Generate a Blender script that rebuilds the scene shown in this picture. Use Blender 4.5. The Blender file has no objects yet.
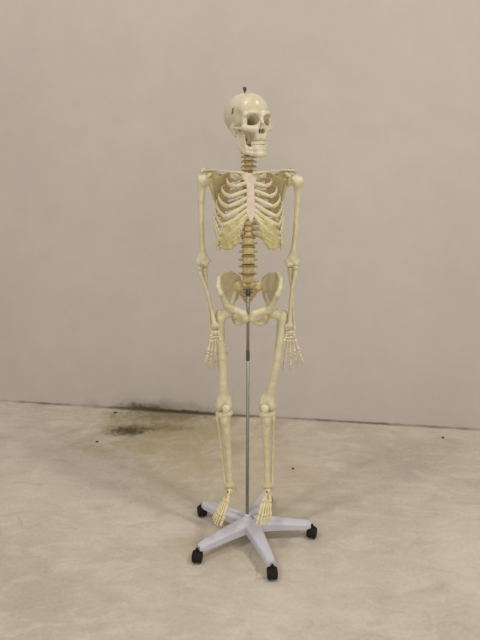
import bpy, bmesh, math, random
import numpy as np
from mathutils import Vector, Matrix
random.seed(4); np.random.seed(4)
scene = bpy.context.scene
COL = scene.collection
R = math.radians

# ------------------------------------------------------------------ camera, world, light, exposure
cam_d = bpy.data.cameras.new('camera'); cam = bpy.data.objects.new('camera', cam_d); COL.objects.link(cam)
cam.location = (0, -2.16, 1.60); cam.rotation_euler = (R(74), 0, 0)
cam_d.sensor_fit = 'VERTICAL'; cam_d.sensor_height = 24; cam_d.lens = 580 / 640 * 24
cam_d.clip_start = .02
scene.camera = cam
world = bpy.data.worlds.new('world'); scene.world = world; world.use_nodes = True
bg = world.node_tree.nodes['Background']
bg.inputs[0].default_value = (1.0, .955, .90, 1); bg.inputs[1].default_value = .39
def area(name, loc, aim, sx, sy, power, color):
    l = bpy.data.lights.new(name, 'AREA'); l.shape = 'RECTANGLE'; l.size = sx; l.size_y = sy
    l.energy = power; l.color = color
    o = bpy.data.objects.new(name, l); COL.objects.link(o); o.location = loc
    o.rotation_euler = (Vector(aim) - Vector(loc)).to_track_quat('-Z', 'Y').to_euler()
area('ceiling_lamp_light', (-2.4, -1.9, 5.4), (-.3, .0, .4), .4, 1.4, 78, (1.0, .94, .85))
area('ceiling_lamp_light', (2.6, -1.9, 5.4), (.3, .0, .4), .4, 1.4, 100, (1.0, .94, .85))
area('front_fill_light', (.6, -3.4, 1.5), (.35, 1.2, .75), 2.6, 1.5, 27, (1.0, .95, .87))  # unseen fill light added behind the camera to brighten the lower wall
vs = scene.view_settings
vs.view_transform = 'Standard'; vs.look = 'None'; vs.gamma = 1; vs.exposure = -0.10; vs.use_curve_mapping = False

# ------------------------------------------------------------------ materials
def new_mat(name):
    m = bpy.data.materials.new(name); m.use_nodes = True
    nt = m.node_tree; return m, nt, nt.nodes['Principled BSDF']
def N(nt, t, **kw):
    n = nt.nodes.new(t)
    for k, v in kw.items():
        if k in n.inputs: n.inputs[k].default_value = v
        else: setattr(n, k, v)
    return n
def ramp(nt, src, pts):
    r = nt.nodes.new('ShaderNodeValToRGB'); nt.links.new(src, r.inputs[0])
    e = r.color_ramp.elements
    while len(e) < len(pts): e.new(.5)
    for k, (p, c) in enumerate(pts): e[k].position = p; e[k].color = c if len(c) == 4 else (*c, 1)
    return r
def mix(nt, fac, a, b, mode='MIX'):
    m = nt.nodes.new('ShaderNodeMix'); m.data_type = 'RGBA'; m.blend_type = mode
    for s, v in ((m.inputs[0], fac), (m.inputs[6], a), (m.inputs[7], b)):
        if hasattr(v, 'links'): nt.links.new(v, s)
        elif isinstance(v, (int, float)): s.default_value = v
        else: s.default_value = (*v, 1) if len(v) == 3 else v
    return m.outputs[2]
def M2(nt, op, a, b=None, clamp=False):
    m = nt.nodes.new('ShaderNodeMath'); m.operation = op; m.use_clamp = clamp
    for s, v in ((m.inputs[0], a), (m.inputs[1], b)):
        if v is None: continue
        if hasattr(v, 'links'): nt.links.new(v, s)
        else: s.default_value = v
    return m.outputs[0]
def simple(name, col, var=.12, scale=40, rough=.45, metal=0, bump=0, spec=.5, col2=None):
    m, nt, b = new_mat(name)
    tc = N(nt, 'ShaderNodeTexCoord'); n = N(nt, 'ShaderNodeTexNoise', Scale=scale, Detail=4.0)
    nt.links.new(tc.outputs['Object'], n.inputs['Vector'])
    c2 = col2 or tuple(c * (1 - var) for c in col)
    r = ramp(nt, n.outputs[0], [(.35, c2), (.65, col)])
    nt.links.new(r.outputs[0], b.inputs['Base Color'])
    b.inputs['Roughness'].default_value = rough; b.inputs['Metallic'].default_value = metal
    b.inputs['Specular IOR Level'].default_value = spec
    if bump:
        bp = N(nt, 'ShaderNodeBump', Strength=bump, Distance=.002)
        nt.links.new(n.outputs[0], bp.inputs['Height']); nt.links.new(bp.outputs[0], b.inputs['Normal'])
    return m
BONE = simple('ivory_plastic_bone', (.80, .73, .53), rough=.38, scale=35, col2=(.70, .62, .41), bump=.25)
SKULLM = simple('skull_plastic', (.75, .69, .52), rough=.30, scale=30, col2=(.65, .585, .41), bump=.15)
LIMB = simple('limb_bone_plastic', (.72, .66, .45), rough=.4, scale=30, col2=(.63, .565, .36), bump=.2)
CART = simple('yellow_cartilage', (.66, .59, .30), rough=.4, scale=50, col2=(.56, .48, .21), bump=.2)
RIBM = simple('rib_bone_plastic', (.74, .68, .47), rough=.4, scale=45, col2=(.70, .60, .36), bump=.2)
BLADE = simple('shoulder_blade_plastic', (.72, .62, .38), rough=.45, scale=30, col2=(.62, .50, .27), bump=.2)
STERN = simple('pinkish_sternum', (.72, .605, .50), rough=.45, scale=50, col2=(.65, .53, .42), bump=.2)
VERT = simple('vertebra_plastic', (.74, .63, .36), rough=.42, scale=60, col2=(.52, .40, .18), bump=.2)
DISC = simple('disc_rubber', (.40, .29, .12), rough=.5, scale=60)
TOOTH = simple('tooth_enamel', (.80, .74, .56), rough=.25, scale=80)
FINGER = simple('hand_bone_plastic', (.80, .74, .56), rough=.4, scale=60, col2=(.68, .60, .40))
FOOTM = simple('foot_bone_plastic', (.80, .72, .47), rough=.4, scale=60, col2=(.68, .58, .33))
PATM = simple('kneecap_plastic', (.80, .76, .60), rough=.35, scale=60)
LACQ = simple('lilac_white_lacquer', (.62, .62, .70), rough=.32, scale=20, var=.06)
CHROME = simple('brushed_steel', (.36, .345, .31), rough=.5, metal=.6, scale=120, var=.2)
DARKST = simple('dark_steel', (.12, .11, .10), rough=.4, metal=.6, scale=80)
BLACK = simple('black_rubber', (.012, .009, .009), rough=.6, scale=60, spec=.25)
CRUMB = simple('dark_crumb', (.10, .08, .06), rough=.9, scale=200)

# ------------------------------------------------------------------ mesh helpers
def link(name, me, mat, parent=None):
    o = bpy.data.objects.new(name, me); COL.objects.link(o)
    if mat and not me.materials: me.materials.append(mat)
    if parent: o.parent = parent
    return o
def mesh_np(name, verts, faces, smooth=True):
    me = bpy.data.meshes.new(name)
    me.from_pydata([tuple(v) for v in verts], [], [tuple(f) for f in faces]); me.update()
    if smooth: me.polygons.foreach_set('use_smooth', [True] * len(me.polygons))
    return me
def mirrored(me):
    m = me.copy()
    n = len(m.vertices); a = np.empty(n * 3, 'f'); m.vertices.foreach_get('co', a); a = a.reshape(-1, 3); a[:, 0] *= -1
    m.vertices.foreach_set('co', a.ravel()); m.flip_normals(); m.update(); return m

# signed-distance pieces on numpy grids
class G:                                  # a grid of points
    def __init__(s, lo, hi, h):
        s.h = h; s.lo = np.array(lo, 'f')
        ax = [np.arange(lo[i], hi[i] + h, h, dtype='f') for i in range(3)]
        s.X, s.Y, s.Z = np.meshgrid(*ax, indexing='ij', sparse=True)
    def ell(s, c, r):
        x, y, z = s.X - c[0], s.Y - c[1], s.Z - c[2]
        k0 = np.sqrt((x / r[0]) ** 2 + (y / r[1]) ** 2 + (z / r[2]) ** 2)
        k1 = np.sqrt((x / r[0] ** 2) ** 2 + (y / r[1] ** 2) ** 2 + (z / r[2] ** 2) ** 2) + 1e-6
        return k0 * (k0 - 1) / k1
    def cap(s, a, b, ra, rb=None):
        rb = ra if rb is None else rb
        a = np.array(a, 'f'); d = np.array(b, 'f') - a; L = float(d @ d) + 1e-12
        px, py, pz = s.X - a[0], s.Y - a[1], s.Z - a[2]
        t = np.clip((px * d[0] + py * d[1] + pz * d[2]) / L, 0, 1)
        return np.sqrt((px - t * d[0]) ** 2 + (py - t * d[1]) ** 2 + (pz - t * d[2]) ** 2) - (ra + (rb - ra) * t)
    def chain(s, pts, rs, k=.004):
        if not hasattr(rs, '__len__'): rs = [rs] * len(pts)
        d = None
        for i in range(len(pts) - 1):
            c = s.cap(pts[i], pts[i + 1], rs[i], rs[i + 1]); d = c if d is None else smin(d, c, k)
        return d
    def tri(s, a, b, c, th):
        a, b, c = [np.array(v, 'f') for v in (a, b, c)]
        P = (s.X, s.Y, s.Z)
        ba, cb, ac = b - a, c - b, a - c; nor = np.cross(ba, ac)
        sub = lambda o: [P[i] - o[i] for i in range(3)]
        dot = lambda u, v: u[0] * v[0] + u[1] * v[1] + u[2] * v[2]
        pa, pb, pc = sub(a), sub(b), sub(c)
        sg = np.sign(dot(np.cross(ba, nor), pa)) + np.sign(dot(np.cross(cb, nor), pb)) + np.sign(dot(np.cross(ac, nor), pc))
        def e(v, p):
            t = np.clip(dot(v, p) / float(v @ v), 0, 1)
            return (v[0] * t - p[0]) ** 2 + (v[1] * t - p[1]) ** 2 + (v[2] * t - p[2]) ** 2
        edge = np.minimum(np.minimum(e(ba, pa), e(cb, pb)), e(ac, pc))
        pl = dot(nor, pa) ** 2 / float(nor @ nor)
        return np.sqrt(np.where(sg < 2, edge, pl)) - th
    def mesh(s, name, D, relax=1):
        """surface nets"""
        D = np.broadcast_to(D, np.broadcast_shapes(s.X.shape, s.Y.shape, s.Z.shape)).copy()
        D[0] = D[-1] = 1; D[:, 0] = D[:, -1] = 1; D[:, :, 0] = D[:, :, -1] = 1
        nx, ny, nz = D.shape; I = D < 0
        acc = {}; sums = np.zeros((nx * ny * nz, 3)); cnt = np.zeros(nx * ny * nz)
        quads = []
        idx = lambda i, j, k: (i * ny + j) * nz + k
        for ax in range(3):
            sl0 = [slice(None)] * 3; sl1 = [slice(None)] * 3
            sl0[ax] = slice(0, -1); sl1[ax] = slice(1, None)
            c = np.argwhere(I[tuple(sl0)] != I[tuple(sl1)])
            if not len(c): continue
            c2 = c.copy(); c2[:, ax] += 1
            v0 = D[c[:, 0], c[:, 1], c[:, 2]]; v1 = D[c2[:, 0], c2[:, 1], c2[:, 2]]
            p = c.astype(float); p[:, ax] += v0 / (v0 - v1)
            u, w = (ax + 1) % 3, (ax + 2) % 3
            ids = []
            for du, dw in ((0, 0), (-1, 0), (-1, -1), (0, -1)):
                q = c.copy(); q[:, u] += du; q[:, w] += dw
                f = idx(q[:, 0], q[:, 1], q[:, 2]); ids.append(f)
                np.add.at(sums, f, p); np.add.at(cnt, f, 1)
            qd = np.stack(ids, 1); flip = v0 < 0
            qd[~flip] = qd[~flip][:, ::-1]
            quads.append(qd)
        quads = np.concatenate(quads); used = np.unique(quads)
        remap = np.full(nx * ny * nz, -1); remap[used] = np.arange(len(used))
        V = sums[used] / cnt[used][:, None]; F = remap[quads]
        for _ in range(relax):
            S = np.zeros_like(V); C = np.zeros(len(V))
            for a in range(4):
                np.add.at(S, F[:, a], V[F[:, (a + 1) % 4]]); np.add.at(C, F[:, a], 1)
                np.add.at(S, F[:, (a + 1) % 4], V[F[:, a]]); np.add.at(C, F[:, (a + 1) % 4], 1)
            V = .5 * V + .5 * S / C[:, None]
        V = V * s.h + s.lo
        return mesh_np(name, V.tolist(), F.tolist())
def smin(a, b, k):
    h = np.clip(.5 + .5 * (b - a) / k, 0, 1); return b + (a - b) * h - k * h * (1 - h)
def smax(a, b, k): return -smin(-a, -b, k)
def U(k, *ds):
    d = ds[0]
    for e in ds[1:]: d = smin(d, e, k)
    return d
def cut(d, e, k=.003): return smax(d, -e, k)

# swept and turned pieces
def catmull(P, n):
    P = [Vector(p) for p in P]; P = [P[0] * 2 - P[1]] + P + [P[-1] * 2 - P[-2]]; out = []
    for i in range(1, len(P) - 2):
        for k in range(n):
            t = k / n; a, b, c, d = P[i - 1:i + 3]
            out.append(.5 * ((2 * b) + (c - a) * t + (2 * a - 5 * b + 4 * c - d) * t * t + (3 * b - a - 3 * c + d) * t ** 3))
    out.append(P[-2]); return out
class MB:
    def __init__(s): s.v = []; s.f = []
    def ring(s, c, x, y, n=8):
        k = len(s.v)
        for i in range(n):
            a = 2 * math.pi * i / n; s.v.append(c + x * math.cos(a) + y * math.sin(a))
        return [k + i for i in range(n)]
    def skin(s, rings):
        n = len(rings[0])
        for a, b in zip(rings, rings[1:]):
            for i in range(n): s.f.append((a[i], a[(i + 1) % n], b[(i + 1) % n], b[i]))
        s.f.append(tuple(rings[0][::-1])); s.f.append(tuple(rings[-1]))
    def sweep(s, pts, ra, rb, up=Vector((0, 0, 1)), n=8):
        """flattened tube: ra along 'up', rb across; ra/rb numbers or functions of t"""
        rings = []
        for i, p in enumerate(pts):
            t = i / (len(pts) - 1)
            T = (pts[min(i + 1, len(pts) - 1)] - pts[max(i - 1, 0)]).normalized()
            u = (up - T * up.dot(T)).normalized(); w = T.cross(u)
            A = ra(t) if callable(ra) else ra; B = rb(t) if callable(rb) else rb
            rings.append(s.ring(p, w * B, u * A, n))
        s.skin(rings)
    def turn(s, a, b, prof, n=10, flat=1.0, up=None):
        """profile [(t, r)] turned about the segment a-b"""
        a, b = Vector(a), Vector(b); T = (b - a).normalized()
        up = Vector(up) if up else (Vector((0, 1, 0)) if abs(T.y) < .8 else Vector((1, 0, 0)))
        u = (up - T * up.dot(T)).normalized(); w = T.cross(u)
        s.skin([s.ring(a + (b - a) * t, w * r, u * r * flat, n) for t, r in prof])
    def bone(s, a, b, r, e=1.5, e2=None, n=8):
        """small dumb-bell shaped bone"""
        e2 = e2 or e; L = (Vector(b) - Vector(a)).length; q = min(.3, r * 2 / L)
        s.turn(a, b, [(-.0, r * .6 * e), (q * .35, r * e), (q * .9, r * e * .95), (q * 1.6, r * 1.05), (.5, r * .85),
                      (1 - q * 1.5, r), (1 - q * .8, r * e2 * .95), (1 - q * .3, r * e2), (1, r * .6 * e2)], n)
    def box(s, c, sz, M=None, bev=.0):
        bm = bmesh.new(); bmesh.ops.create_cube(bm, size=1)
        for v in bm.verts: v.co = Vector((v.co.x * sz[0], v.co.y * sz[1], v.co.z * sz[2]))
        if bev: bmesh.ops.bevel(bm, geom=bm.edges[:], offset=bev, segments=2, affect='EDGES', profile=.5)
        k = len(s.v); bm.verts.index_update()
        for v in bm.verts:
            p = M @ v.co if M else v.co; s.v.append(p + Vector(c))
        for f in bm.faces: s.f.append(tuple(k + v.index for v in f.verts))
        bm.free()
    def blob(s, c, r, n=8, M=None):
        k = len(s.v); c = Vector(c); rings = []
        for j in range(1, n):
            ph = math.pi * j / n
            rg = []
            for i in range(2 * n):
                a = math.pi * i / n
                p = Vector((r[0] * math.sin(ph) * math.cos(a), r[1] * math.sin(ph) * math.sin(a), r[2] * math.cos(ph)))
                s.v.append(c + (M @ p if M else p)); rg.append(len(s.v) - 1)
            rings.append(rg)
        s.skin([g[::-1] for g in rings])
    def build(s, name, mat, parent=None, smooth=True, M=None, sub=0):
        me = mesh_np(name, [tuple(M @ v) if M else tuple(v) for v in s.v], s.f, smooth)
        o = link(name, me, mat, parent)
        return o

# ------------------------------------------------------------------ setting: floor and wall
def attr_blob(nt, P, c, r, nz, amt):
    """soft-edged stain mask around a world position (two radii), edge broken by noise"""
    v = N(nt, 'ShaderNodeVectorMath', operation='SUBTRACT'); nt.links.new(P, v.inputs[0]); v.inputs[1].default_value = c
    w = N(nt, 'ShaderNodeVectorMath', operation='DIVIDE'); nt.links.new(v.outputs[0], w.inputs[0]); w.inputs[1].default_value = r
    l = N(nt, 'ShaderNodeVectorMath', operation='LENGTH'); nt.links.new(w.outputs[0], l.inputs[0])
    d = M2(nt, 'ADD', l.outputs['Value'], M2(nt, 'MULTIPLY', M2(nt, 'SUBTRACT', nz, .5), 2.2) if hasattr(nz, 'links') else 0.0)
    m = nt.nodes.new('ShaderNodeMapRange'); m.interpolation_type = 'SMOOTHSTEP'
    nt.links.new(d, m.inputs[0]); m.inputs[1].default_value = 1.15; m.inputs[2].default_value = .1
    m.inputs[3].default_value = 0; m.inputs[4].default_value = amt
    return m.outputs[0]
WANG = -math.atan2(.426, 3.061)
def wall_y(x): return 1.222 + math.tan(WANG) * x
def seam_coord(nt, P):
    """distance from the wall's foot line, on the floor"""
    dt = N(nt, 'ShaderNodeVectorMath', operation='DOT_PRODUCT'); nt.links.new(P, dt.inputs[0])
    dt.inputs[1].default_value = (math.sin(WANG), -math.cos(WANG), 0)
    return M2(nt, 'ADD', dt.outputs['Value'], math.cos(WANG) * 1.222)
def noise(nt, P, scale, detail=4, rough=.55, dist=0.0, stretch=None):
    n = N(nt, 'ShaderNodeTexNoise', Scale=scale, Detail=float(detail), Roughness=rough, Distortion=dist)
    if stretch:
        mp = N(nt, 'ShaderNodeMapping'); nt.links.new(P, mp.inputs[0]); mp.inputs['Scale'].default_value = stretch; P = mp.outputs[0]
    nt.links.new(P, n.inputs['Vector']); return n.outputs[0]
def maprange(nt, v, a, b, c, d):
    m = nt.nodes.new('ShaderNodeMapRange'); m.interpolation_type = 'SMOOTHSTEP'
    nt.links.new(v, m.inputs[0])
    for i, x in enumerate((a, b, c, d)): m.inputs[i + 1].default_value = x
    return m.outputs[0]

m, nt, b = new_mat('dirty_concrete_floor')
P = N(nt, 'ShaderNodeNewGeometry').outputs['Position']
big = noise(nt, P, 1.6, 5, .6, .4); mid = noise(nt, P, 6, 6, .65, .8, (1, 2.2, 1)); fine = noise(nt, P, 60, 5, .7)
c = ramp(nt, big, [(.32, (.52, .455, .38)), (.5, (.60, .535, .45)), (.68, (.68, .62, .53))]).outputs[0]
c = mix(nt, M2(nt, 'MULTIPLY', maprange(nt, mid, .50, .62, 0, 1), .45), c, (.74, .69, .60))
c = mix(nt, M2(nt, 'MULTIPLY', maprange(nt, mid, .47, .34, 0, 1), .45), c, (.45, .385, .315))
c = mix(nt, .25, c, ramp(nt, fine, [(.3, (.42, .36, .30)), (.7, (.72, .66, .58))]).outputs[0])
# fine cracks
vo = N(nt, 'ShaderNodeTexVoronoi', feature='DISTANCE_TO_EDGE', Scale=1.35); vd = N(nt, 'ShaderNodeVectorMath', operation='ADD')
nn = N(nt, 'ShaderNodeTexNoise', Scale=5.0, Detail=5.0); nt.links.new(P, nn.inputs['Vector'])
sc = N(nt, 'ShaderNodeVectorMath', operation='SCALE'); nt.links.new(nn.outputs['Color'], sc.inputs[0]); sc.inputs['Scale'].default_value = .22
nt.links.new(P, vd.inputs[0]); nt.links.new(sc.outputs[0], vd.inputs[1]); nt.links.new(vd.outputs[0], vo.inputs['Vector'])
crk = M2(nt, 'MULTIPLY', maprange(nt, vo.outputs['Distance'], .008, .001, 0, .35), maprange(nt, noise(nt, P, 2.3, 2), .60, .67, 0, 1))
c = mix(nt, crk, c, (.28, .22, .14))
# yellowish grime and the dark damp stain by the wall
nz = noise(nt, P, 7, 6, .65, .5); nz2 = noise(nt, P, 18, 5, .7, .3)
c = mix(nt, attr_blob(nt, P, (-.45, 1.02, 0), (.65, .42, .5), nz, .72), c, (.34, .285, .145))
c = mix(nt, attr_blob(nt, P, (-.30, .72, 0), (.34, .60, .5), nz, .5), c, (.43, .37, .225))
c = mix(nt, attr_blob(nt, P, (.1, .55, 0), (.45, .70, .5), nz, .40), c, (.47, .40, .25))
c = mix(nt, attr_blob(nt, P, (-.05, -.05, 0), (.35, .20, .5), nz, .25), c, (.47, .40, .25))
c = mix(nt, attr_blob(nt, P, (-.48, 1.22, 0), (.42, .13, .5), nz2, .65), c, (.17, .135, .06))
c = mix(nt, attr_blob(nt, P, (-.665, 1.015, 0), (.165, .095, .5), nz2, 1.0), c, (.085, .062, .025))
c = mix(nt, attr_blob(nt, P, (-.45, 1.05, 0), (.20, .07, .5), nz2, .65), c, (.19, .15, .07))
# grime line where the floor meets the wall
sd = seam_coord(nt, P)
px = N(nt, 'ShaderNodeSeparateXYZ'); nt.links.new(P, px.inputs[0])
c = mix(nt, M2(nt, 'MULTIPLY', attr_blob(nt, P, (-.38, 1.27, 0), (.70, .5, .5), .5, 1.0), maprange(nt, M2(nt, 'SUBTRACT', sd, M2(nt, 'MULTIPLY', nz2, .06)), .015, -.02, 0, 1)), c, (.085, .065, .025))
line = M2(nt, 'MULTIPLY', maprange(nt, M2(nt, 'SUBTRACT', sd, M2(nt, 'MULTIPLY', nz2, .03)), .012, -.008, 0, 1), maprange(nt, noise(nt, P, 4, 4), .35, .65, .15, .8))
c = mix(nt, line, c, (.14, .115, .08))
nt.links.new(c, b.inputs['Base Color']); b.inputs['Roughness'].default_value = .62; b.inputs['Specular IOR Level'].default_value = .3
bp = N(nt, 'ShaderNodeBump', Strength=.35, Distance=.004)
nt.links.new(M2(nt, 'ADD', mid, M2(nt, 'MULTIPLY', fine, .35)), bp.inputs['Height']); nt.links.new(bp.outputs[0], b.inputs['Normal'])
FLOOR = m

m, nt, b = new_mat('painted_wall')
P = N(nt, 'ShaderNodeNewGeometry').outputs['Position']
big = noise(nt, P, 1.1, 5, .6, .3); fine = noise(nt, P, 90, 4, .7); mid = noise(nt, P, 9, 5, .6)
c = ramp(nt, big, [(.3, (.59, .54, .495)), (.7, (.65, .597, .55))]).outputs[0]
c = mix(nt, .10, c, ramp(nt, mid, [(.3, (.46, .40, .35)), (.7, (.70, .63, .56))]).outputs[0])
nz = noise(nt, P, 7, 6, .65, .5); nz2 = noise(nt, P, 22, 5, .7, .3)
px = N(nt, 'ShaderNodeSeparateXYZ'); nt.links.new(P, px.inputs[0])
c = mix(nt, attr_blob(nt, P, (-.52, wall_y(-.52), .0), (.52, .5, .10), nz, .55), c, (.30, .245, .15))
c = mix(nt, attr_blob(nt, P, (-.62, wall_y(-.62), .0), (.18, .5, .05), nz2, .9), c, (.10, .08, .04))
c = mix(nt, M2(nt, 'MULTIPLY', attr_blob(nt, P, (-.45, wall_y(-.45), 0), (.50, .5, .5), .5, 1.0), maprange(nt, M2(nt, 'SUBTRACT', px.outputs[2], M2(nt, 'MULTIPLY', nz2, .034)), .002, -.014, 0, 1)), c, (.085, .06, .022))
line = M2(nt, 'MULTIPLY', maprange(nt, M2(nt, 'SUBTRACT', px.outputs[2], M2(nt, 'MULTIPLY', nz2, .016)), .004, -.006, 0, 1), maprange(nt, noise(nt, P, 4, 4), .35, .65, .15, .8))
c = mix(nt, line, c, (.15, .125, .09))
nt.links.new(c, b.inputs['Base Color']); b.inputs['Roughness'].default_value = .7; b.inputs['Specular IOR Level'].default_value = .25
bp = N(nt, 'ShaderNodeBump', Strength=.3, Distance=.003)
nt.links.new(M2(nt, 'ADD', mid, M2(nt, 'MULTIPLY', fine, .3)), bp.inputs['Height']); nt.links.new(bp.outputs[0], b.inputs['Normal'])
WALL = m

fb = MB()
fb.v = [Vector(p) for p in ((-4.5, -4, 0), (4.5, -4, 0), (4.5, wall_y(4.5) + .02, 0), (-4.5, wall_y(-4.5) + .02, 0))]
lo = [v - Vector((0, 0, .1)) for v in fb.v]; fb.v += lo
fb.f = [(0, 1, 2, 3), (7, 6, 5, 4), (0, 4, 5, 1), (1, 5, 6, 2), (2, 6, 7, 3), (3, 7, 4, 0)]
fl = fb.build('floor', FLOOR, smooth=False); fl['kind'] = 'structure'
wb = MB()
wb.box((0, 1.222 + .06 / math.cos(WANG), 1.6), (10, .12, 3.4), Matrix.Rotation(WANG, 3, 'Z'))
wl = wb.build('wall_back', WALL, smooth=False); wl['kind'] = 'structure'

# ------------------------------------------------------------------ skeleton
CX = .031
def empty(name, loc, label, cat):
    o = bpy.data.objects.new(name, None); COL.objects.link(o); o.location = loc; o.empty_display_size = .1
    o['label'] = label; o['category'] = cat; return o
SK = empty('skeleton', (CX, 0, 0), 'life-size ivory plastic human skeleton model hanging upright on the wheeled stand', 'skeleton')

# --- skull
g = G((-.085, -.115, -.075), (.085, .12, .13), .0021)
def both(g, fn): return np.minimum(fn(1), fn(-1))
d = U(.02, g.ell((0, .018, .056), (.0695, .087, .062)), g.ell((0, -.035, .052), (.054, .050, .052)), g.ell((0, .062, .035), (.05, .04, .045)))
d = U(.015, d, g.ell((0, .01, .01), (.048, .06, .03)))                                  # skull base
d = cut(d, both(g, lambda s: g.ell((s * .076, -.035, .024), (.030, .027, .034))), .008)  # temporal hollows
face = U(.010, g.ell((0, -.056, -.018), (.032, .030, .038)), g.ell((0, -.054, -.045), (.024, .026, .014)),
         both(g, lambda s: g.cap((s * .022, -.078, -.015), (s * .052, -.058, -.010), .012, .010)))
face = U(.006, face, both(g, lambda s: g.chain([(s * .052, -.058, -.008), (s * .053, -.056, .010), (s * .050, -.062, .032)], [.0080, .0075, .0075])),
         both(g, lambda s: g.chain([(s * .003, -.084, .026), (s * .018, -.087, .036), (s * .036, -.080, .038), (s * .050, -.067, .032)], [.007, .0065, .006, .006])),
         g.chain([(0, -.080, .030), (0, -.086, .014), (0, -.099, -.001)], [.009, .007, .0045]),
         both(g, lambda s: g.chain([(s * .006, -.082, .02), (s * .012, -.084, -.005), (s * .020, -.084, -.020), (s * .012, -.078, -.045)], [.006, .006, .006, .009])))
d = U(.007, d, face)
d = cut(d, both(g, lambda s: U(.008, g.ell((s * .028, -.086, .014), (.0200, .032, .0170)), g.cap((s * .024, -.07, .014), (s * .013, -.012, .010), .0145, .009))), .003)
d = cut(d, U(.004, g.cap((0, -.100, -.004), (0, -.09, -.008), .0045, .006), both(g, lambda s: g.cap((s * .005, -.106, -.024), (s * .005, -.035, -.020), .0090, .007))), .002)
d = U(.003, d, g.cap((0, -.085, -.005), (0, -.078, -.030), .0015), both(g, lambda s: g.ell((s * .0475, -.052, .013), (.0055, .018, .022))))
d = U(.004, d, both(g, lambda s: g.cap((s * .024, -.030, -.005), (s * .022, -.032, -.048), .012, .007)))                      # nasal septum
d = U(.004, d, both(g, lambda s: g.chain([(s * .056, -.052, -.010), (s * .066, -.030, -.007), (s * .067, -.010, -.003), (s * .060, .002, .002)], [.006, .0042, .004, .006])))
d = U(.006, d, both(g, lambda s: g.cap((s * .053, .016, .0), (s * .048, .008, -.026), .012, .006)))  # mastoids
d = cut(d, both(g, lambda s: g.cap((s * .08, .002, -.001), (s * .05, .002, -.001), .0035)), .001)
d = cut(d, g.cap((0, .028, -.06), (0, .024, -.0), .016), .004)
d = cut(d, both(g, lambda s: g.ell((s * .030, -.050, -.040), (.010, .030, .016))), .006)
me_sk = g.mesh('skull', d)
skull = link('skull', me_sk, SKULLM, SK)
# dental arcades
def arc_pt(t, w, dpt, y0): return Vector((w * math.sin(t), y0 - dpt * math.cos(t), 0))
def teeth(name, z, w, dpt, y0, hgt, parent):
    mb = MB()
    for k in range(14):
        t = R(-82 + 164 * (k + .5) / 14)
        p = arc_pt(t, w, dpt, y0); p.z = z
        big = 1.0 + .3 * (abs(k - 6.5) > 3.2)
        mb.box(p, (.0066 * big, .0055 * big, hgt), Matrix.Rotation(math.atan2(w * math.cos(t) * 0 + math.sin(t) * 1.0, math.cos(t)), 3, 'Z'), .0014)
    return mb.build(name, TOOTH, parent)
teeth('upper_teeth', -.0600, .0240, .029, -.052, .0115, skull)
mb = MB()                                                                                # hooks that hold the skull cap
for s in (-1, 1):
    mb = MB(); mb.sweep(catmull([(s * .0660, -.014, .062), (s * .0690, -.016, .057), (s * .0700, -.014, .047), (s * .0690, -.009, .042)], 4), .0019, .0019, Vector((0, 1, 0)), 6)
    mb.build('skull_hook', DARKST, skull)
# lower jaw
g = G((-.065, -.115, -.125), (.065, .03, .02), .0020)
side = lambda s: U(.006,
    g.chain([(0, -.074, -.096), (s * .014, -.071, -.096), (s * .027, -.056, -.093), (s * .042, -.034, -.085), (s * .047, -.016, -.070), (s * .049, -.008, -.032), (s * .050, -.003, -.008)], [.010, .0095, .0075, .0075, .007, .0055, .0055]),
    g.chain([(0, -.076, -.081), (s * .015, -.072, -.081), (s * .026, -.056, -.079), (s * .039, -.040, -.068)], [.0075, .0075, .0065, .0055]),
    g.tri((s * .040, -.044, -.078), (s * .047, -.016, -.066), (s * .049, -.008, -.02), .0036),
    g.tri((s * .040, -.044, -.076), (s * .049, -.008, -.022), (s * .046, -.040, -.018), .0036),
    g.cap((s * .045, -.03, -.03), (s * .047, -.036, -.012), .0045, .003), g.ell((s * .050, .0, -.006), (.009, .0055, .005)))
d = smin(side(1), side(-1), .004)
d = U(.006, d, g.ell((0, -.079, -.099), (.014, .007, .009)))
jaw = link('lower_jaw', g.mesh('lower_jaw', d), SKULLM, SK)
teeth('lower_teeth', -.0710, .0235, .028, -.050, .0115, jaw)
mb = MB()
mb.turn((0, 0, 0), (0, 0, .026), [(0, .0022), (.42, .0022), (.45, .0042), (.6, .0048), (.62, .0062), (.95, .0062), (1, .004)], 12)
bolt = mb.build('skull_top_bolt', DARKST, SK)
HM = Matrix.Translation((-.002, .0, 1.688)) @ Matrix.Rotation(R(31), 4, 'Z') @ Matrix.Rotation(R(-6), 4, 'X')
skull.matrix_local = HM; jaw.matrix_local = HM @ Matrix.Translation((0, -.001, -.0015))
bolt.matrix_local = HM @ Matrix.Translation((0, .012, .113)) @ Matrix.Rotation(R(6), 4, 'X')
bolt['label'] = 'dark metal bolt on the crown'

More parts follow.
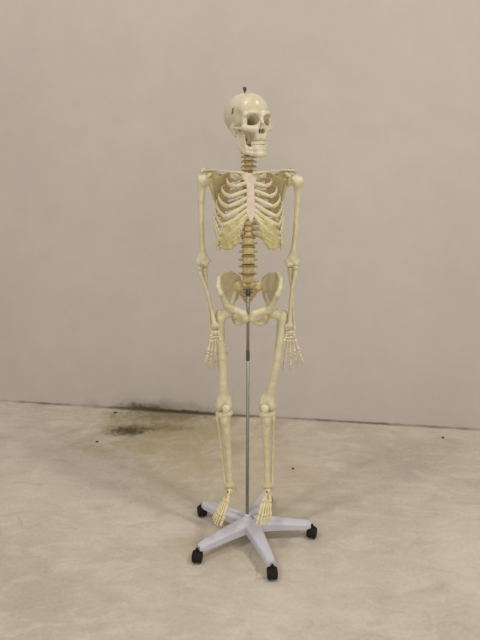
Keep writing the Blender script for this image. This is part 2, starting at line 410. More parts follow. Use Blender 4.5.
# --- vertebrae
def vertebra_mesh(kind):
    if kind == 'cervical': W, Dp, H, can, sp, tr = .0150, .0100, .0060, .010, (.030, -.004), .0265
    elif kind == 'thoracic': W, Dp, H, can, sp, tr = .0145, .0135, .0085, .009, (.045, -.022), .030
    else: W, Dp, H, can, sp, tr = .0245, .0170, .0125, .011, (.052, -.006), .034
    g = G((-tr - .012, -Dp - .006, -H - .022 if kind == 'thoracic' else -H - .012), (tr + .012, Dp + sp[0] + .016, H + .016), .0015 if kind != 'lumbar' else .0018)
    x, y, z = g.X, g.Y, g.Z
    rad = (np.sqrt((x / W) ** 2 + (y / Dp) ** 2) - 1 + .14 * np.clip(1 - (z / H) ** 2, 0, 1)) * min(W, Dp)
    body = smax(rad, np.abs(z) - H, .002)
    yb = Dp + can                        # centre of the canal
    arch = U(.003, *[g.chain([(s * W * .6, Dp * .8, H * .35), (s * (can + .003), yb, H * .25), (s * .004, yb + can * .9, 0)], [.0038, .0036, .0036]) for s in (-1, 1)])
    if kind == 'lumbar':
        spn = U(.003, g.tri((0, yb + can * .7, .008), (0, yb + can * .7, -.009), (0, Dp + sp[0], -.008), .0028), g.tri((0, yb + can * .7, .008), (0, Dp + sp[0], -.010), (0, Dp + sp[0], .003), .0028))
    else: spn = g.cap((0, yb + can * .8, 0), (0, Dp + sp[0], sp[1]), .0035, .0026)
    trv = U(.002, *[g.cap((s * (can + .002), yb - .002, H * .2), (s * tr, yb + (.008 if kind == 'thoracic' else -.002 if kind == 'lumbar' else -.012), H * .3), .0048 if kind != 'cervical' else .005, .0042) for s in (-1, 1)])
    fac = U(.002, *[g.cap((s * (can + .003), yb + .004, H + .006), (s * (can + .002), yb + .005, -H - .004), .0034) for s in (-1, 1)])
    return g.mesh('vertebra', U(.003, body, arch, spn, trv, fac))
VM = {k: vertebra_mesh(k) for k in ('cervical', 'thoracic', 'lumbar')}
def disc_mesh(W, D, H):
    mb = MB(); rings = []
    for z, k in ((-1, .9), (-.5, 1.0), (0, 1.03), (.5, 1.0), (1, .9)):
        rings.append(mb.ring(Vector((0, 0, z * H)), Vector((W * k, 0, 0)), Vector((0, D * k, 0)), 20))
    mb.skin(rings); return mesh_np('intervertebral_disc', [tuple(v) for v in mb.v], mb.f)
DM = {'cervical': disc_mesh(.0155, .0105, .0024), 'thoracic': disc_mesh(.0148, .0138, .0026), 'lumbar': disc_mesh(.0262, .0185, .0042)}
for m_ in VM.values(): m_.materials.append(VERT)
for m_ in DM.values(): m_.materials.append(DISC)
sp_pts = catmull([(0, .006, 1.665), (0, -.004, 1.60), (0, .012, 1.545), (0, .042, 1.47), (0, .050, 1.40), (0, .030, 1.32), (0, .004, 1.255), (0, -.010, 1.19), (0, .004, 1.125)], 40)
def spine_at(z):
    for a, b2 in zip(sp_pts, sp_pts[1:]):
        if b2.z <= z <= a.z:
            t = (a.z - z) / (a.z - b2.z); return a.lerp(b2, t), (a - b2).normalized()
    return (sp_pts[0], (sp_pts[0] - sp_pts[1]).normalized()) if z > sp_pts[0].z else (sp_pts[-1], (sp_pts[-2] - sp_pts[-1]).normalized())
kinds = ['cervical'] * 7 + ['thoracic'] * 12 + ['lumbar'] * 5
zs, z = [], 1.662
for k in kinds:
    pitch = {'cervical': .0172, 'thoracic': .0204, 'lumbar': .0330}[k]
    zs.append((z - pitch / 2, pitch)); z -= pitch
TV = []
ti = 0
for i, (k, (zc, pitch)) in enumerate(zip(kinds, zs)):
    p, T = spine_at(zc)
    q = Vector((0, 0, 1)).rotation_difference(T)
    v = link('vertebra', VM[k], None, SK); v.location = p; v.rotation_mode = 'QUATERNION'; v.rotation_quaternion = q
    f = 1.0
    if k == 'thoracic': f = .84 + .30 * ti / 11; TV.append(p.copy()); ti += 1
    v.scale = (f, f, 1.0 if k != 'thoracic' else 1.0)
    if i == 0: v.scale = (1.25, 1.1, .9)
    if i > 0:
        dsc = link('intervertebral_disc', DM[k], None, v); dsc.location = (0, 0, pitch / 2)
        dsc['label'] = 'dark amber disc between two vertebrae'

# --- ribs and costal cartilage
ster_top, ster_bot = Vector((.001, -.062, 1.534)), Vector((.001, -.112, 1.372))
def ster_y(z): t = (ster_top.z - z) / (ster_top.z - ster_bot.z); return ster_top.y + (ster_bot.y - ster_top.y) * t
attach = [1.524, 1.502, 1.476, 1.452, 1.430, 1.411, 1.394]
CCJ = [(.036, -.060, 1.520), (.052, -.076, 1.490), (.069, -.090, 1.456), (.080, -.096, 1.422), (.089, -.098, 1.388),
       (.096, -.094, 1.357), (.103, -.086, 1.328), (.108, -.076, 1.306), (.112, -.064, 1.291), (.114, -.052, 1.281)]
Wd = [.052, .080, .098, .110, .118, .123, .126, .127, .125, .121, .115, .085]
backd = [.050, .064, .074, .080, .084, .086, .086, .084, .078, .070, .062, .052]
margin = []
def ribs(s):
    cart_end = {}
    for i in range(12):
        tv = TV[i]; W = Wd[i]; zv = tv.z + .004; yb = tv.y
        if i < 10:
            J = Vector(CCJ[i]); zm = zv * .50 + J.z * .50 + .004
            yl = (yb + J.y) * .5
            pts = [(.016, yb + .010, zv), (.030, yb + .026, zv - .002), (W * .55, yb + .032 + .008, zv - .008 - .1 * (zv - J.z)), (W * .88, yb + .012, zv * .78 + J.z * .22),
                   (W, yl - .002, zm), (W * .93 if i > 1 else W * .9, yl * .45 + J.y * .55, zv * .22 + J.z * .78), (J.x + .007, J.y + .007, J.z + .0015), tuple(J)]
        elif i == 10:
            pts = [(.018, yb + .012, zv), (.034, yb + .026, zv - .004), (W * .6, yb + .034, zv - .016), (W * .9, yb + .018, zv - .034), (W * 1.04, yb - .030, zv - .062), (W * 1.06, yb - .052, zv - .074)]
        else:
            pts = [(.018, yb + .012, zv), (.034, yb + .024, zv - .006), (W * .7, yb + .032, zv - .022), (W * 1.1, yb + .016, zv - .048), (W * 1.28, yb + .002, zv - .058)]
        pts = [(s * a, b_, c_) for a, b_, c_ in pts]
        mb = MB(); ht = .0066 if i else .0068
        mb.sweep(catmull(pts, 7), (lambda t: ht * (.75 + .5 * t ** .7) if t < .97 else ht * .9), lambda t: .0028 + .0006 * math.sin(t * 3.1), Vector((0, .0, 1)), 10)
        rib = mb.build('rib', RIBM, SK)
        if i < 10:
            J = Vector((s * CCJ[i][0], CCJ[i][1], CCJ[i][2]))
            if i < 7:
                E = Vector((s * .013, ster_y(attach[i]) - .001, attach[i]))
                mid = (J + E) / 2; mid.z -= .000 + .0028 * max(i - 2, 0); mid.y -= .004
                if i >= 4: mid.x += s * .004
                cp = [tuple(J), tuple(mid), tuple(E)]
            else:
                # joins the cartilage above, curling down along the costal margin
                k = i - 7
                E = Vector((s * (.030 + .010 * k), -.116 + .003 * k, 1.368 - .027 * k))
                mid = (J + E) / 2; mid.z -= .004; mid.y -= .006
                cp = [tuple(J), tuple(mid), tuple(E)]
            hc = [.0066, .0066, .0068, .0070, .0072, .0074, .0074, .0072, .0070, .0068][i]
            mb = MB(); mb.sweep(catmull(cp, 8), (lambda t: hc * (.85 + .25 * math.sin(t * math.pi))), .0033, Vector((0, 0, 1)), 10)
            if i == 6:
                # broad plate of the fused lower cartilages
                pass
            cc = mb.build('costal_cartilage', RIBM if i < 8 else CART, rib)
            if i >= 8: cc['label'] = 'yellowish cartilage at the front end of a lower rib'
for s in (-1, 1): ribs(s)
# fused lower costal margin, one plate each side, under the seventh rib's cartilage
g = G((.0, -.13, 1.235), (.13, -.03, 1.41), .0019)
P_ = [(.016, -.110, 1.385), (.026, -.112, 1.371), (.036, -.111, 1.345), (.044, -.108, 1.319), (.054, -.102, 1.295), (.070, -.092, 1.277), (.088, -.078, 1.273), (.104, -.064, 1.279)]
Q_ = [(.050, -.110, 1.370), (.082, -.102, 1.361), (.096, -.090, 1.331), (.106, -.076, 1.303)]
d = g.chain(P_, [.004, .0045, .005, .0055, .0065, .007, .007, .006], .006)
tr_ = [(P_[0], P_[1], Q_[0]), (P_[1], P_[2], Q_[0]), (P_[2], Q_[0], Q_[1]), (P_[2], P_[3], Q_[1]), (P_[3], Q_[1], Q_[2]), (P_[3], P_[4], Q_[2]), (P_[4], P_[5], Q_[2]), (P_[5], Q_[2], Q_[3]), (P_[5], P_[6], Q_[3]), (P_[6], P_[7], Q_[3])]
for t_ in tr_: d = smin(d, g.tri(*t_, .0026), .004)
me = g.mesh('costal_margin', d)
for s, mm in ((1, me), (-1, mirrored(me))):
    o = link('costal_margin', mm, CART, SK); o['label'] = 'broad yellow fused cartilage lobe at the bottom of the rib cage'
# sternum
g = G((-.040, -.135, 1.315), (.040, -.04, 1.55), .0019)
d = U(.006, g.tri((-.028, -.062, 1.532), (.028, -.062, 1.532), (0, -.078, 1.485), .0055), g.tri((-.028, -.062, 1.526), (.028, -.062, 1.526), (0, -.070, 1.492), .006),
      g.cap((0, -.074, 1.50), (0, -.082, 1.468), .014, .013), g.cap((0, -.084, 1.465), (0, -.106, 1.400), .0135, .0165), g.cap((0, -.107, 1.39), (0, -.112, 1.372), .011, .0055))
yy = ster_top.y + (ster_bot.y - ster_top.y) * (ster_top.z - g.Z) / (ster_top.z - ster_bot.z)
d = smax(d, np.abs(g.Y - yy) - .0050, .003)
d = cut(d, g.ell((0, -.062, 1.5395), (.009, .02, .006)), .002)
st = link('sternum', g.mesh('sternum', d), STERN, SK); st['label'] = 'flat pinkish-white breastbone'

for o in list(SK.children):
    if o.name.split('.')[0] in ('rib', 'costal_margin', 'sternum'): o.rotation_euler.z = R(4)

# --- shoulder girdle
g = G((.055, -.05, 1.335), (.20, .10, 1.575), .0021)
GL, SA, IA = (.140, .004, 1.502), (.072, .066, 1.535), (.098, .070, 1.362)
MB_ = (.066, .078, 1.495)
d = U(.004, g.tri(GL, SA, MB_, .0018), g.tri(GL, MB_, IA, .0018), g.chain([GL, (.126, .030, 1.44), IA], [.007, .0048, .0045]), g.chain([SA, MB_, (.080, .078, 1.43), IA], [.003, .003, .003, .0045]),
      g.tri(MB_, (.080, .078, 1.43), IA, .0018))
d = U(.006, d, g.ell((.147, -.002, 1.503), (.009, .013, .018)), g.chain([(.132, .004, 1.520), (.132, -.018, 1.532), (.146, -.034, 1.522)], [.008, .006, .0055]))
d = U(.004, d, g.chain([MB_, (.100, .072, 1.522), (.135, .050, 1.538), (.160, .028, 1.543), (.168, .004, 1.538)], [.003, .006, .007, .0085, .0075]),
      g.tri((.095, .062, 1.512), (.14, .045, 1.54), (.13, .022, 1.508), .002))
me = g.mesh('shoulder_blade', d)
for s, mm in ((1, me), (-1, mirrored(me))):
    o = link('shoulder_blade', mm, BLADE, SK); o['label'] = 'tan triangular shoulder blade behind the ribs'
SHX = {1: .008, -1: .0}
for s in (1, -1):
    mb = MB()
    pts = catmull([(s * .016, -.064, 1.533), (s * .045, -.075, 1.538), (s * .085, -.058, 1.541), (s * .125, -.026, 1.544), (s * (.158 + SHX[s]), -.008, 1.542)], 8)
    mb.sweep(pts, lambda t: .0066 - .0032 * math.sin(t * math.pi) - .002 * t, lambda t: .0062 - .001 * math.sin(t * math.pi) + .002 * max(t - .75, 0) * 4, Vector((0, 0, 1)), 12)
    mb.build('collarbone', LIMB, SK)

# --- limb bones in their own frames: top joint at the origin, running down -Z, +X outwards
def place(o, top, bot, s, twist=0):
    T = (Vector(top) - Vector(bot)).normalized(); q = Vector((0, 0, 1)).rotation_difference(T)
    o.matrix_local = Matrix.Translation(top) @ q.to_matrix().to_4x4() @ Matrix.Rotation(R(twist), 4, 'Z')
def pair(fn):
    me = fn(); return {1: me, -1: mirrored(me)}
def humerus():
    L = .315; g = G((-.045, -.035, -L - .012), (.042, .035, .032), .0021)
    d = U(.010, g.ell((-.008, .002, .004), (.0215, .0215, .0215)), g.ell((.012, -.004, .000), (.013, .015, .018)), g.ell((.0, -.014, -.006), (.008, .008, .012)),
          g.chain([(.006, 0, -.02), (.008, 0, -.07), (.006, .0, -.17), (.001, .0, -.255), (-.002, 0, -.285)], [.0155, .0115, .0100, .0098, .0120]))
    d = U(.008, d, g.tri((.0, 0, -.245), (-.022, 0, -.293), (.020, 0, -.293), .0055))
    d = U(.005, d, g.cap((-.014, -.002, -.305), (.0, -.002, -.302), .0105, .0080), g.ell((.0130, -.006, -.302), (.0100, .0110, .0105)), g.cap((-.026, .004, -.293), (-.014, .002, -.290), .0065), g.cap((.022, 0, -.291), (.012, 0, -.29), .006))
    d = cut(d, g.ell((-.004, .010, -.288), (.009, .008, .008)), .003)
    return g.mesh('humerus', d)
def ulna():
    L = .25; g = G((-.025, -.03, -L - .01), (.025, .03, .035), .0018)
    d = U(.006, g.chain([(0, .012, .022), (0, .010, .0), (0, .0, -.022)], [.0095, .0095, .0100]), g.cap((0, -.004, -.014), (0, -.012, -.008), .008, .005),
          g.chain([(0, 0, -.02), (.001, .003, -.08), (0, .001, -.16), (0, 0, -L + .008)], [.0095, .0068, .0056, .0056]), g.ell((0, 0, -L + .006), (.0085, .0085, .007)), g.cap((-.002, .003, -L + .004), (-.004, .004, -L - .004), .0035, .002))
    return g.mesh('ulna', d)
def radius():
    L = .235; g = G((-.028, -.025, -L - .012), (.028, .025, .015), .0018)
    d = U(.005, smax(g.ell((0, 0, 0), (.0115, .0115, .012)), np.abs(g.Z) - .006, .002), g.cap((0, 0, 0), (0, 0, -.022), .0075), g.ell((-.004, -.003, -.03), (.008, .008, .010)),
          g.chain([(0, 0, -.02), (.005, .0, -.08), (.006, .0, -.13), (.001, 0, -.20), (0, 0, -L + .012)], [.0068, .0066, .0066, .0080, .0115]))
    d = U(.006, d, g.ell((.0, 0, -L + .008), (.0165, .0105, .011)), g.cap((.011, 0, -L + .006), (.014, 0, -L - .003), .006, .0035))
    return g.mesh('radius', d)
def femur(q=1.0):
    L = .405; g = G((-.035, -.045, -L - .03), (.075, .045, .03), .0024)
    d = U(.008, g.ell((0, 0, 0), (.0225, .0225, .0225)), g.cap((0, 0, 0), (.036 * q, .0, -.018), .0145, .0150))
    d = U(.012, d, g.ell((.047 * q, .004, -.012), (.0165, .018, .024)), g.ell((.030 * q, .014, -.055), (.009, .009, .012)),
          g.chain([(.042 * q, 0, -.025), (.040 * q, .0, -.07), (.032 * q * q, -.008, -.18), (.018 * q * q, -.004, -.29), (.005 * q, .0, -.35)], [.0195, .0172, .0155, .0160, .0205]))
    d = U(.012, d, g.ell((-.019, .006, -L + .018), (.0175, .028, .0235)), g.ell((.019, .006, -L + .018), (.0175, .028, .0225)), g.ell((0, -.012, -L + .030), (.026, .014, .020)), g.ell((.0, .0, -L + .045), (.030, .018, .025)))
    d = cut(d, g.cap((0, -.030, -L + .04), (0, -.022, -L - .01), .006), .010)
    return g.mesh('femur', d)
def tibia():
    L = .348; g = G((-.045, -.038, -L - .022), (.045, .038, .014), .0022)
    d = U(.010, g.ell((-.018, .002, -.008), (.0185, .023, .0135)), g.ell((.018, .002, -.008), (.0175, .022, .0135)), g.cap((0, 0, -.012), (0, 0, -.035), .022, .018), g.ell((0, -.020, -.040), (.009, .008, .014)),
          g.chain([(-.002, -.002, -.035), (-.005, -.004, -.09), (-.004, -.002, -.18), (-.002, 0, -.29), (-.001, 0, -L + .018)], [.0200, .0160, .0126, .0110, .0148]))
    d = U(.008, d, g.ell((0, 0, -L + .010), (.020, .017, .014)), g.cap((-.015, 0, -L + .006), (-.018, 0, -L - .008), .008, .0055))
    d = cut(d, g.cap((0, -.03, -L - .010), (0, .03, -L - .010), .010), .003)
    return g.mesh('tibia', d)
def fibula():
    L = .342; mb = MB()
    mb.turn((0, 0, 0), (0, 0, -L), [(0, .004), (.015, .0085), (.04, .0095), (.08, .0062), (.2, .0048), (.5, .0052), (.8, .0050), (.90, .0068), (.95, .0092), (.985, .0075), (1, .003)], 12)
    return mesh_np('fibula', [tuple(v) for v in mb.v], mb.f)
BM = {k: pair(f_) for k, f_ in dict(humerus=humerus, ulna=ulna, radius=radius, femur=femur, tibia=tibia, fibula=fibula).items()}
def limb(name, s, top, bot, twist=0, mat=None):
    me = BM[name][s]
    o = link(name, me, mat or LIMB, SK); place(o, top, bot, s, twist)
    return o

BM['femur'] = {1: BM['femur'][1], -1: mirrored(femur(.68))}
# --- hands: built hanging down (-Z), palm to +Y, thumb towards -X (inwards); flat bones as turned pieces
def hand(s, wrist, rotz, tiltx, tilty, spread, curl):
    mb = MB()
    for x, y, z, r in ((-.004, 0, .002, .010), (.008, 0, .001, .008), (-.014, 0, .0, .008), (-.017, 0, -.009, .0078), (-.004, .001, -.007, .0080), (.009, .001, -.008, .0070), (.014, -.003, -.012, .005),
                       (-.020, -.003, -.021, .0066), (-.011, .0, -.022, .0062), (.000, 0, -.021, .0080), (.012, 0, -.021, .0070)):
        mb.blob((x, y, z), (r, r * .85, r * .95), 6)
    base = [(-.013, -.031), (-.003, -.030), (.007, -.030), (.015, -.029)]
    mlen = [.062, .060, .054, .049]; ang = [-.14, -.03, .08, .20]
    plen = [(.039, .023, .017), (.043, .027, .018), (.040, .025, .018), (.031, .018, .016)]
    tips = []
    for k in range(4):
        a = ang[k] * spread; d = Vector((math.sin(a), .04, -math.cos(a))).normalized()
        p = Vector((base[k][0], 0, base[k][1])); q = p + d * mlen[k]
        mb.bone(p, q, .0046, 1.45, 1.6); tips.append((q, a, k))
    # thumb metacarpal
    tb = Vector((-.021, -.006, -.026)); td = Vector((-.50 * (.6 + .4 * spread), -.10, -.86)).normalized()
    tq = tb + td * .043; mb.bone(tb, tq, .0050, 1.5, 1.6)
    h = mb.build('hand', FINGER, SK)
    for q, a, k in tips:
        f = MB(); p = q + Vector((math.sin(a), 0, -math.cos(a))) * .003
        cu = curl[k]; ph = .05
        for j in range(3):
            ph += cu * (.6, 1.0, .7)[j]
            d = Vector((math.sin(a) * math.cos(ph), math.sin(ph), -math.cos(a) * math.cos(ph)))
            e = p + d * (plen[k][j] - .002)
            r_ = (.0040, .0036, .0028)[j]
            if j < 2: f.bone(p, e, r_, 1.6, 1.45)
            else: f.turn(p, e, [(0, .003), (.12, .0050), (.3, .0042), (.55, .0029), (.8, .0034), (.93, .0036), (1, .0018)], 8)
            p = e + d * .0016
        f.build('finger', FINGER, h)
    f = MB(); p = tq + td * .003
    for j, L_ in enumerate((.029, .021)):
        d = (td + Vector((.10 * (j + 1), .12 * (j + 1), 0))).normalized(); e = p + d * L_
        if j == 0: f.bone(p, e, .0043, 1.5, 1.4)
        else: f.turn(p, e, [(0, .003), (.12, .0046), (.3, .0036), (.55, .0026), (.8, .0032), (.93, .0034), (1, .0016)], 8)
        p = e + d * .0016
    f.build('thumb', FINGER, h)
    M_ = Matrix.Translation(wrist) @ Matrix.Rotation(tilty, 4, 'Y') @ Matrix.Rotation(tiltx, 4, 'X') @ Matrix.Rotation(rotz, 4, 'Z') @ Matrix.Scale(s, 4, (1, 0, 0))
    # bake the mirroring into the meshes so that no object carries a negative scale
    for o in [h] + list(h.children):
        if s < 0:
            mm = mirrored(o.data); old = o.data; o.data = mm; o.data.name = o.name; bpy.data.meshes.remove(old)
    h.matrix_local = Matrix.Translation(wrist) @ Matrix.Rotation(tilty, 4, 'Y') @ Matrix.Rotation(tiltx, 4, 'X') @ Matrix.Rotation(rotz, 4, 'Z')
    return h

# --- feet: own frame, sole down -Z, toes to -Y, big toe on -X (inner side); ankle at the origin
def foot(s, ankle, M3):
    g = G((-.042, -.075, -.065), (.042, .062, .022), .0019)
    d = U(.005, g.ell((0, -.004, -.004), (.0165, .022, .0125)), g.cap((-.003, -.02, -.010), (-.006, -.034, -.014), .010, .009),
          g.chain([(0, .008, -.026), (.003, .034, -.034), (.003, .046, -.038)], [.0145, .013, .0155]), g.cap((.006, .0, -.026), (.014, -.026, -.030), .013, .010))
    d = smin(d, U(.002, g.ell((-.008, -.043, -.016), (.013, .0085, .011)), g.ell((.018, -.042, -.032), (.010, .013, .009)),
                  g.ell((-.016, -.058, -.022), (.008, .010, .010)), g.ell((-.003, -.056, -.020), (.0065, .008, .009)), g.ell((.007, -.056, -.024), (.0065, .009, .009))), .0025)
    foo = link('foot', g.mesh('foot', d), FOOTM, SK)
    mbm = MB(); toes = []
    st = [(-.018, -.068, -.024), (-.006, -.064, -.021), (.005, -.063, -.023), (.013, -.060, -.027), (.022, -.056, -.032)]
    en = [(-.026, -.126, -.044), (-.010, -.134, -.044), (.004, -.130, -.045), (.017, -.122, -.046), (.029, -.112, -.047)]
    rr = [.0080, .0056, .0054, .0054, .0056]
    for k in range(5):
        mbm.bone(st[k], en[k], rr[k], 1.35, 1.5 if k else 1.35)
        toes.append((Vector(en[k]), (Vector(en[k]) - Vector(st[k])).normalized(), k))
    mt = mbm.build('metatarsals', FOOTM, foo)
    for q, d_, k in toes:
        f = MB(); d0 = Vector((d_.x, d_.y, -.12)).normalized(); p = q + d0 * .003
        Ls = ((.030, .024), (.026, .013, .010), (.024, .011, .009), (.022, .010, .009), (.020, .009, .008))[k]
        r0 = .0068 if k == 0 else .0045
        for j, L_ in enumerate(Ls):
            dd = Vector((d0.x, d0.y, d0.z + (.10, -.15, -.35)[j])).normalized(); e = p + dd * (L_ - .0015)
            f.bone(p, e, r0 * (1, .85, .8)[j], 1.45, 1.35); p = e + dd * .0015
        f.build('toe', FOOTM, foo)
    for o in [foo] + list(foo.children):
        if s < 0:
            mm = mirrored(o.data); old = o.data; o.data = mm; bpy.data.meshes.remove(old)
    foo.matrix_local = Matrix.Translation(ankle) @ M3
    return foo

# joint positions, each side (-1 is the left of the photo)
SHO = {-1: (-.163, -.002, 1.503), 1: (.175, -.002, 1.499)}
ELB = {-1: (-.172, -.004, 1.200), 1: (.166, -.004, 1.203)}
WRI = {-1: (-.130, -.030, .945), 1: (.166, -.015, .940)}
HIP = {-1: (-.078, .000, 1.010), 1: (.092, .000, 1.010)}
KNE = {-1: (-.096, -.004, .610), 1: (.078, -.004, .610)}
ANK = {-1: (-.073, .000, .263), 1: (.086, .000, .263)}
for s in (-1, 1):
    S, E_, Wp = Vector(SHO[s]), Vector(ELB[s]), Vector(WRI[s])
    limb('humerus', s, S + Vector((0, 0, .004)), E_, 0)
    # forearm turned palm-back: the ulna outside, the radius crossing to the inside at the wrist
    limb('ulna', s, E_ + Vector((-s * .008, .004, -.012)), Wp + Vector((s * .014, .006, .000)), 0)
    limb('radius', s, E_ + Vector((s * .012, -.008, -.014)), Wp + Vector((-s * .008, -.006, .004)), 180)
hand(-1, Vector(WRI[-1]) + Vector((0, 0, -.004)), R(24), R(9), R(2), .75, (.10, .12, .14, .16))
hand(1, Vector(WRI[1]) + Vector((0, 0, -.004)), R(-8), R(6), R(-4), 1.25, (.05, .10, .22, .12))
for s in (-1, 1):
    H_, K_, A_ = Vector(HIP[s]), Vector(KNE[s]), Vector(ANK[s])
    limb('femur', s, H_, K_, {-1: 10, 1: -6}[s])
    Kt = K_ + Vector((0, .004, -.016))
    limb('tibia', s, Kt, A_, 0)
    limb('fibula', s, Kt + Vector((s * .027, .008, -.020)), A_ + Vector((s * .019, .004, -.014)), 0)
    mb = MB(); mb.turn((0, 0, .018), (0, 0, -.020), [(0, .006), (.08, .0125), (.3, .0165), (.55, .0155), (.8, .0095), (1, .003)], 16, .5)
    kc = mb.build('kneecap', PATM, SK); kc.location = K_ + Vector((-s * .010, -.032, .012)); kc['label'] = 'paler kneecap'
footL = foot(-1, Vector(ANK[-1]) + Vector((0, -.002, -.022)), Matrix.Rotation(R(-24), 4, 'Z') @ Matrix.Rotation(R(12), 4, 'X') @ Matrix.Diagonal((.74, .88, .98, 1)))
footR = foot(1, Vector(ANK[1]) + Vector((0, -.002, -.022)), Matrix.Rotation(R(-10), 4, 'Z') @ Matrix.Rotation(R(12), 4, 'X') @ Matrix.Diagonal((.82, .88, .98, 1)))
for ft, s in ((footL, -1), (footR, 1)):
    mb = MB(); mb.turn((0, -.022, .002), (0, -.030, .004), [(0, .0035), (.5, .0042), (1, .0036)], 10)
    o = mb.build('ankle_screw', DARKST, ft); o['label'] = 'dark screw head at the ankle'

# --- pelvis
g = G((-.002, -.085, .955), (.150, .095, 1.195), .0022)
SO = (.084, .008, 1.022)
CR = [(.110, -.066, 1.098), (.120, -.058, 1.122), (.121, -.026, 1.150), (.106, .016, 1.162), (.078, .052, 1.154), (.052, .072, 1.132), (.047, .070, 1.098)]
d = None
for a, b_ in zip(CR, CR[1:]):
    t_ = g.tri(SO, a, b_, .0025); d = t_ if d is None else smin(d, t_, .004)
fossa = g.ell((.062, -.070, 1.150), (.058, .100, .085))
d = U(.008, d, g.chain(CR, [.010, .0095, .0078, .007, .007, .008, .0095]))
d = U(.010, d, g.cap((.110, -.060, 1.098), (.090, -.032, 1.046), .010, .014), g.cap((.062, .030, 1.08), (.084, -.004, 1.035), .009, .018), g.ell((.090, .000, 1.018), (.024, .028, .028)),
      g.cap((.048, .066, 1.105), (.066, .040, 1.062), .012, .014), g.cap((.066, .040, 1.062), (.082, .016, 1.040), .013, .015))
d = U(.007, d, g.chain([(.080, -.018, 1.030), (.050, -.050, 1.030), (.022, -.062, 1.022), (.0145, -.062, 1.004)], [.0175, .0140, .0150, .0145]),
      g.chain([(.0125, -.062, 1.000), (.024, -.048, .985), (.044, -.022, .974)], [.0115, .0085, .0115]), g.chain([(.044, -.018, .976), (.055, .010, .976), (.070, .020, 1.000), (.084, .010, 1.018)], [.0135, .0170, .015, .016]))
d = cut(d, g.ell((.104, -.006, 1.008), (.026, .024, .024)), .003)
me = g.mesh('hip_bone', d)
hips = [link('hip_bone', me, LIMB, SK), link('hip_bone', mirrored(me), LIMB, SK)]
g = G((-.065, -.02, .995), (.065, .10, 1.140), .0021)
d = U(.010, g.ell((0, .024, 1.116), (.026, .018, .012)), both(g, lambda s: g.ell((s * .030, .050, 1.104), (.032, .020, .022))), g.chain([(0, .034, 1.108), (0, .058, 1.080), (0, .068, 1.050), (0, .060, 1.022)], [.019, .017, .012, .006]),
      both(g, lambda s: g.chain([(s * .034, .052, 1.100), (s * .022, .066, 1.070), (s * .010, .068, 1.045)], [.016, .011, .008])), g.cap((0, .060, 1.022), (0, .048, 1.004), .005, .003))
for k, (z_, x_) in enumerate(((1.094, .016), (1.078, .014), (1.062, .012), (1.048, .010))):
    d = cut(d, both(g, lambda s: g.cap((s * x_, .0, z_), (s * x_, .085, z_), .0032)), .002)
sac = link('sacrum', g.mesh('sacrum', d), VERT, SK)
mb = MB(); mb.turn((0, -.066, 1.018), (0, -.062, 1.018), [(0, .004), (1, .004)], 8)
mb = MB(); mb.blob((0, -.0625, 1.006), (.0040, .0100, .0150), 8); o = mb.build('pubic_disc', CART, SK)
for o in hips + [o]: o.matrix_local = Matrix.Translation((.008, 0, 0)) @ Matrix.Rotation(R(-5), 4, 'Z') @ Matrix.Diagonal((.965, 1, 1, 1))

# ------------------------------------------------------------------ wheeled stand
ST = empty('skeleton_stand', (CX, 0, 0), 'steel pole on a five-armed pale lilac base with black castors, under the skeleton', 'stand')
PH = 18; BR = .262; OFF = .012
mb = MB(); mb.turn((0, 0, .10), (0, 0, .842), [(0, .0068), (1, .0068)], 20); mb.turn((0, 0, .842), (0, 0, 1.106), [(0, .0060), (1, .0060)], 20)
pole = mb.build('pole', CHROME, ST)
mb = MB(); mb.turn((0, 0, .815), (0, 0, .858), [(0, .0069), (.05, .0074), (.9, .0074), (1, .0065)], 20)
o = mb.build('pole_joint', DARKST, ST)
mb = MB(); mb.turn((0, 0, 1.078), (0, 0, 1.105), [(0, .0075), (.1, .0098), (.9, .0098), (1, .008)], 20)
mb.build('mounting_socket', DARKST, ST)
mb = MB(); mb.turn((0, 0, .058), (0, 0, .118), [(0, .022), (.15, .026), (.60, .026), (.72, .020), (.80, .013), (1, .011)], 28)
mb.build('hub', LACQ, ST)
def arm_mesh():
    mb = MB(); rings = []
    n = 14
    for i in range(n + 1):
        t = i / n; y = -.015 - t * (BR - .015 - .001)
        w = .034 * (1 - t) + .018 * t; top = .098 - .016 * t - .004 * t * t; h_ = .048 * (1 - t) + .026 * t
        if i == n: w *= .72; top -= .002; h_ -= .004
        prof = [(-w, top - h_), (-w, top - .010), (-w * .82, top - .003), (-w * .5, top), (w * .5, top), (w * .82, top - .003), (w, top - .010), (w, top - h_)]
        k = len(mb.v); mb.v += [Vector((x_, y, z_)) for x_, z_ in prof]; rings.append([k + q for q in range(len(prof))][::-1])
    mb.skin(rings)
    me = mesh_np('base_arm', [tuple(v) for v in mb.v], mb.f, False); me.materials.append(LACQ); return me
AM = arm_mesh()
def wheel_mesh():
    mb = MB()
    mb.turn((-.010, 0, 0), (.010, 0, 0), [(0, .014), (.02, .021), (.2, .0245), (.8, .0245), (.98, .021), (1, .014)], 28, up=(0, 1, 0))
    me = mesh_np('wheel', [tuple(v) for v in mb.v], mb.f); me.materials.append(BLACK); return me
WM = wheel_mesh()
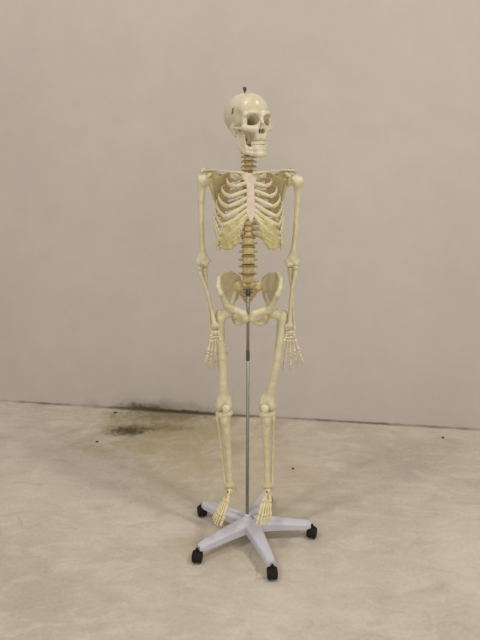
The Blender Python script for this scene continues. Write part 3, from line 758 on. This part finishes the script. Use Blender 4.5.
def castor_mesh():
    mb = MB()
    # hood: arch over both wheels, and a stem
    pts = []
    rings = []
    for k in range(13):
        a = R(-20 + 200 * k / 12); r1 = .0285; r0 = .0255
        cy, cz = math.cos(a), math.sin(a)
        base = len(mb.v)
        for x_, r_ in ((-.012, r0), (-.012, r1 * .97), (-.006, r1), (.006, r1), (.012, r1 * .97), (.012, r0)):
            mb.v.append(Vector((x_, cy * r_, cz * r_)))
        rings.append([base + q for q in range(6)])
    mb.skin(rings)
    mb.box((0, 0, .006), (.005, .044, .040), None, .002)
    mb.turn((0, 0, .024), (0, 0, .040), [(0, .009), (.3, .009), (.35, .0055), (1, .0055)], 14)
    me = mesh_np('castor', [tuple(v) for v in mb.v], mb.f, False); me.materials.append(BLACK); return me
CM = castor_mesh()
for k in range(5):
    a = R(PH + (0, 72, 143, 216, 288)[k])
    arm = link('base_arm', AM, None, ST); arm.rotation_euler.z = a; arm.location = (OFF, 0, 0)
    c_ = link('castor', CM, None, ST); c_.location = (OFF + (BR + .006) * math.sin(a), -(BR + .006) * math.cos(a), .0248); c_.scale = (.86, .96, 1.0); c_.rotation_euler.z = [.1, -.35, .2, .3, -.15][k]
    for sx in (-1, 1):
        w_ = link('wheel', WM, None, c_); w_.location = (sx * .0132, 0, 0)

# ------------------------------------------------------------------ crumbs on the floor
def crumb(x, y, sx, sy, sz, rot, label):
    mb = MB(); mb.blob((0, 0, 0), (sx, sy, sz), 5)
    for v in mb.v: v.x *= 1 + random.uniform(-.2, .2); v.y *= 1 + random.uniform(-.2, .2)
    o = mb.build('crumb', CRUMB); o.location = (x, y, sz * .9); o.rotation_euler.z = rot
    o['label'] = label; o['category'] = 'debris'; o['group'] = 'crumbs of debris on the floor'
crumb(-.80, 1.254, .0125, .007, .005, .1, 'dark elongated crumb on the floor close to the wall, left of the skeleton')
crumb(-.826, .865, .011, .006, .0035, .3, 'brownish flake on the floor left of the dark damp stain')
crumb(.28, .566, .007, .006, .004, 0, 'tiny round dark crumb on the floor just right of the skeleton, behind its feet')
crumb(1.188, .914, .008, .007, .004, .5, 'small dark crumb on the floor at the far right near the wall')
